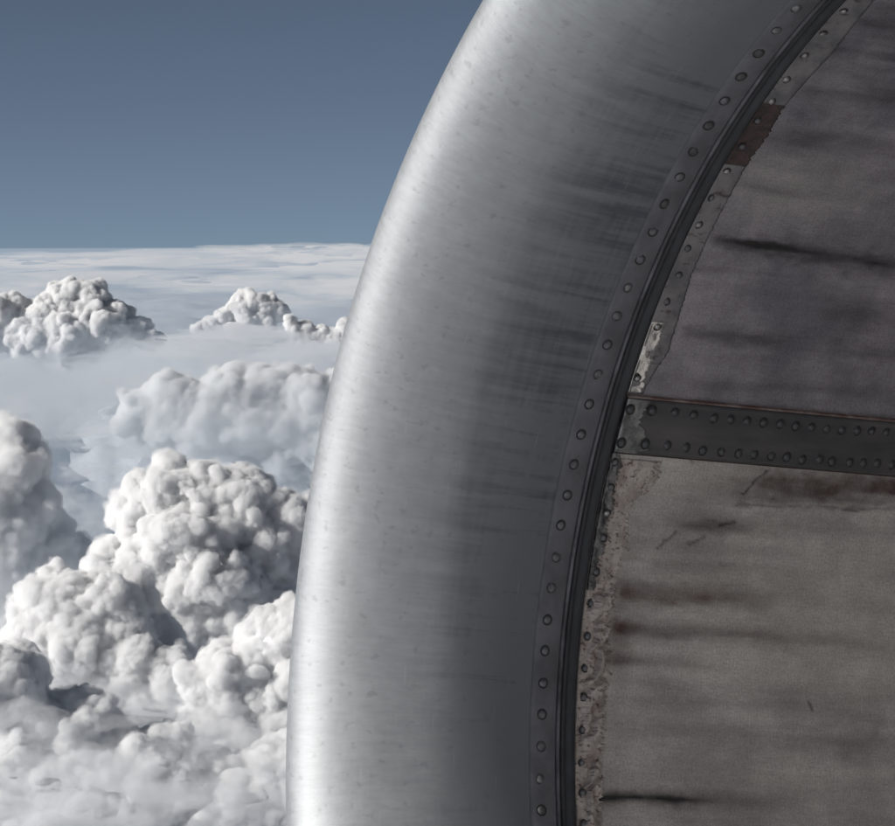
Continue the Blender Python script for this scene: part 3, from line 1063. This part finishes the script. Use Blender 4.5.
# cloud floor: one curved sheet to the horizon, denser where the camera looks
az = np.concatenate([np.arange(-R(11), R(2), R(0.05)), np.arange(R(2), 2 * math.pi - R(11), R(1.2))])
rr = np.concatenate([[50, 400, 1000, 2000, 3500, 5000], np.geomspace(6500, 330000, 520)])
AZg, RRg = np.meshgrid(az, rr, indexing='ij')
X, Y = RRg * np.sin(AZg), RRg * np.cos(AZg)
P3 = np.stack([X, Y, X * 0], -1)
warp = np.stack([perlin(P3 / 3500.), perlin(P3 / 3500. + 9), X * 0], -1)
near = 1 - 0.6 * sstep(RRg, 22000, 40000)
hh = 650 * fbm(P3 / 11000.0, 4) + near * 300 * (0.5 - worley(P3 / 3200.0 + 0.35 * warp)) + near * 150 * (0.5 - worley(P3 / 1300.0 + 0.4 * warp + 4)) + near * 80 * (0.5 - worley(P3 / 520.0 + 0.8 * warp + 8))
hh = hh + (1 - near) * 330 * fbm(P3 / 4200.0 + 3, 4)
hh = hh * (0.35 + 0.65 * sstep(RRg, 0, 20000)) - 500
Zg = -HD + hh - RRg ** 2 / (2 * RE)
g0 = ray_pt(98, 482, 1.0)
g0 = g0 * (HD + 500) / -g0[2]
ga = X * g0[0] + Y * g0[1]
ga = (ga / np.hypot(g0[0], g0[1]) - np.hypot(g0[0], g0[1])) / 11000.0
gb = (X * g0[1] - Y * g0[0]) / np.hypot(g0[0], g0[1]) / 950.0
hole = np.hypot(ga, gb) + 0.50 * fbm(P3 / 2600.0, 4)
Zg = Zg - 3600 * (1 - sstep(hole, 0.1, 1.7))
qd = grid_quads(len(az), len(rr), True)
deck = link('cloud_deck', mesh_np('cloud_deck', np.stack([X, Y, Zg], -1).reshape(-1, 3), qd), M_STRATUS)
tag(deck, 'endless pale cloud floor under the aircraft', 'cloud floor', kind='structure')

t_ = NT('sea water')
t_.principled((0.02, 0.05, 0.08), 0.25, 0.0, t_.bump(t_.noise(t_.obj(), 0.01, 4), 0.3, 10.0))
rs_ = np.concatenate([[10.0], np.geomspace(500, 340000, 60)])
as_ = np.arange(0, 2 * math.pi, R(3))
A1, R1 = np.meshgrid(as_, rs_, indexing='ij')
sea = link('sea', mesh_np('sea', np.stack([R1 * np.sin(A1), R1 * np.cos(A1), -10000 - R1 ** 2 / (2 * RE)], -1).reshape(-1, 3), grid_quads(len(as_), len(rs_), True)), t_.m)
tag(sea, 'dark sea far below the clouds', 'sea', kind='structure')

# aerial haze, one closed slab holding the cloud floor and sea
t_ = NT('mist')
v_ = t_.n('ShaderNodeVolumePrincipled')
v_.inputs['Color'].default_value = (0.50, 0.60, 0.72, 1)
v_.inputs['Density'].default_value = 1 / 28000.0
t_.l(v_.outputs[0], t_.out.inputs['Volume'])
M_HAZE = t_.m
rr2 = np.concatenate([[100.0], np.geomspace(2000, 420000, 90)])
az2 = np.arange(0, 2 * math.pi, R(3))
A2, R2 = np.meshgrid(az2, rr2, indexing='ij')
X2, Y2 = R2 * np.sin(A2), R2 * np.cos(A2)
top = np.stack([X2, Y2, -1900 - R2 ** 2 / (2 * RE)], -1).reshape(-1, 3)
bot = np.stack([X2, Y2, -10100 - R2 ** 2 / (2 * RE)], -1).reshape(-1, 3)
nn, mm = len(az2), len(rr2)
q = grid_quads(nn, mm, True)
i0 = np.arange(nn); i1 = (i0 + 1) % nn
outq = np.stack([i0 * mm + mm - 1, i0 * mm + mm - 1 + nn * mm, i1 * mm + mm - 1 + nn * mm, i1 * mm + mm - 1], -1)
inq = np.stack([i0 * mm, i1 * mm, i1 * mm + nn * mm, i0 * mm + nn * mm], -1)
mist = link('mist', mesh_np('mist', np.concatenate([top, bot]), np.concatenate([q, (q + nn * mm)[:, ::-1], outq[:, ::-1], inq[:, ::-1]]), False), M_HAZE)
tag(mist, 'thin blue grey haze over the cloud floor', 'mist', kind='stuff')


# ------------------------------------------------------------------ soft cloud: closed hulls filled with droplets
def soft_hull(name, lobes, density, color, label, seed=0, rough=0.35):
    """lobes: (px, py, rx px, ry px, distance m, depth px)"""
    t = NT(name)
    v = t.n('ShaderNodeVolumePrincipled')
    v.inputs['Color'].default_value = (*color, 1)
    v.inputs['Density'].default_value = density
    t.l(v.outputs[0], t.out.inputs['Volume'])
    v0, f0 = ico(5)
    vs, fs, n0 = [], [], 0
    for k, (px, py, rx, ry, dist, dp) in enumerate(lobes):
        m = dist / FPX
        d = v0 * (1 + rough * fbm(v0 * 1.6 + seed * 7 + k * 3.3, 5)[:, None])
        c = ray_pt(px, py, dist)
        vs.append(c + d * (rx * m, dp * m, ry * m)); fs.append(f0 + n0); n0 += len(v0)
    o = link(name, mesh_np(name, np.concatenate(vs), np.concatenate(fs)), t.m)
    tag(o, label, 'mist', kind='stuff')
    return o


soft_hull('feathered_mist', [(-4, 475, 46, 62, 20400, 100), (32, 545, 50, 42, 20200, 100), (80, 570, 30, 20, 20200, 80), (14, 432, 22, 30, 20600, 70), (0, 610, 60, 40, 19000, 90)],
          1 / 2200.0, (0.94, 0.95, 0.965), 'thin feathered mist at the left edge', 5, 0.7)
soft_hull('drifting_mist', [(235, 338, 60, 11, 41000, 120), (320, 358, 66, 14, 39000, 120), (120, 382, 70, 11, 40000, 120), (10, 376, 50, 12, 41000, 100), (190, 352, 44, 12, 40000, 100)],
          1 / 700.0, (0.88, 0.90, 0.925), 'grey mist round the feet of the distant cumulus', 8, 0.6)
soft_hull('wispy_mist', [(100, 429, 26, 3.5, 27000, 40), (118, 426, 12, 4, 27000, 30), (96, 446, 30, 3, 27000, 40), (112, 452, 14, 3, 26500, 30), (80, 436, 18, 2.5, 27500, 30), (118, 492, 20, 12, 26000, 60), (80, 470, 22, 8, 26500, 60), (100, 515, 26, 12, 24500, 60), (66, 500, 18, 16, 23500, 60), (112, 470, 18, 5, 27000, 50), (92, 540, 20, 14, 22000, 60)],
          1 / 900.0, (0.90, 0.92, 0.945), 'small wisps of mist over the dark gap between the clouds', 9, 0.8)
soft_hull('low_mist', [(105, 655, 34, 26, 14200, 60), (45, 708, 70, 26, 13000, 90), (205, 745, 60, 22, 12100, 70), (60, 730, 90, 34, 12300, 110), (170, 740, 90, 30, 12600, 110), (110, 790, 120, 34, 11700, 90), (250, 790, 70, 30, 11900, 90), (20, 640, 50, 30, 14500, 100), (20, 820, 90, 34, 11300, 80), (200, 700, 60, 24, 13200, 80), (285, 600, 40, 40, 15500, 90)],
          1 / 420.0, (0.97, 0.975, 0.985), 'low mist that drifts between the near clouds', 6, 0.7)
soft_hull('stratus_mist', [(240, 428, 150, 34, 28500, 60), (120, 440, 60, 14, 28500, 60), (230, 400, 130, 36, 36000, 500), (310, 450, 90, 40, 33000, 400), (120, 385, 110, 26, 40000, 500), (10, 400, 70, 26, 38000, 400), (330, 380, 80, 30, 40000, 300), (40, 372, 60, 14, 43000, 300)],
          1 / 2000.0, (0.86, 0.885, 0.91), 'smooth grey stratus veil between the far and near cumulus', 2, 0.6)
soft_hull('cirrus_mist', [(310, 252.5, 84, 4.5, 72000, 300), (120, 256, 70, 1.4, 72000, 200), (350, 249, 40, 2.5, 72000, 200), (250, 249, 50, 1.6, 72000, 200), (180, 258, 150, 2.2, 70000, 300), (30, 261, 120, 2.6, 70000, 300), (330, 266, 110, 4, 66000, 300), (60, 276, 130, 2.4, 62000, 260), (345, 286, 60, 9, 56000, 160), (215, 283, 80, 4, 60000, 200), (20, 291, 60, 3, 58000, 200), (300, 300, 40, 5, 54000, 120)],
          1 / 3200.0, (0.985, 0.99, 0.995), 'thin bright cirrus streaks along the horizon', 3, 0.6)
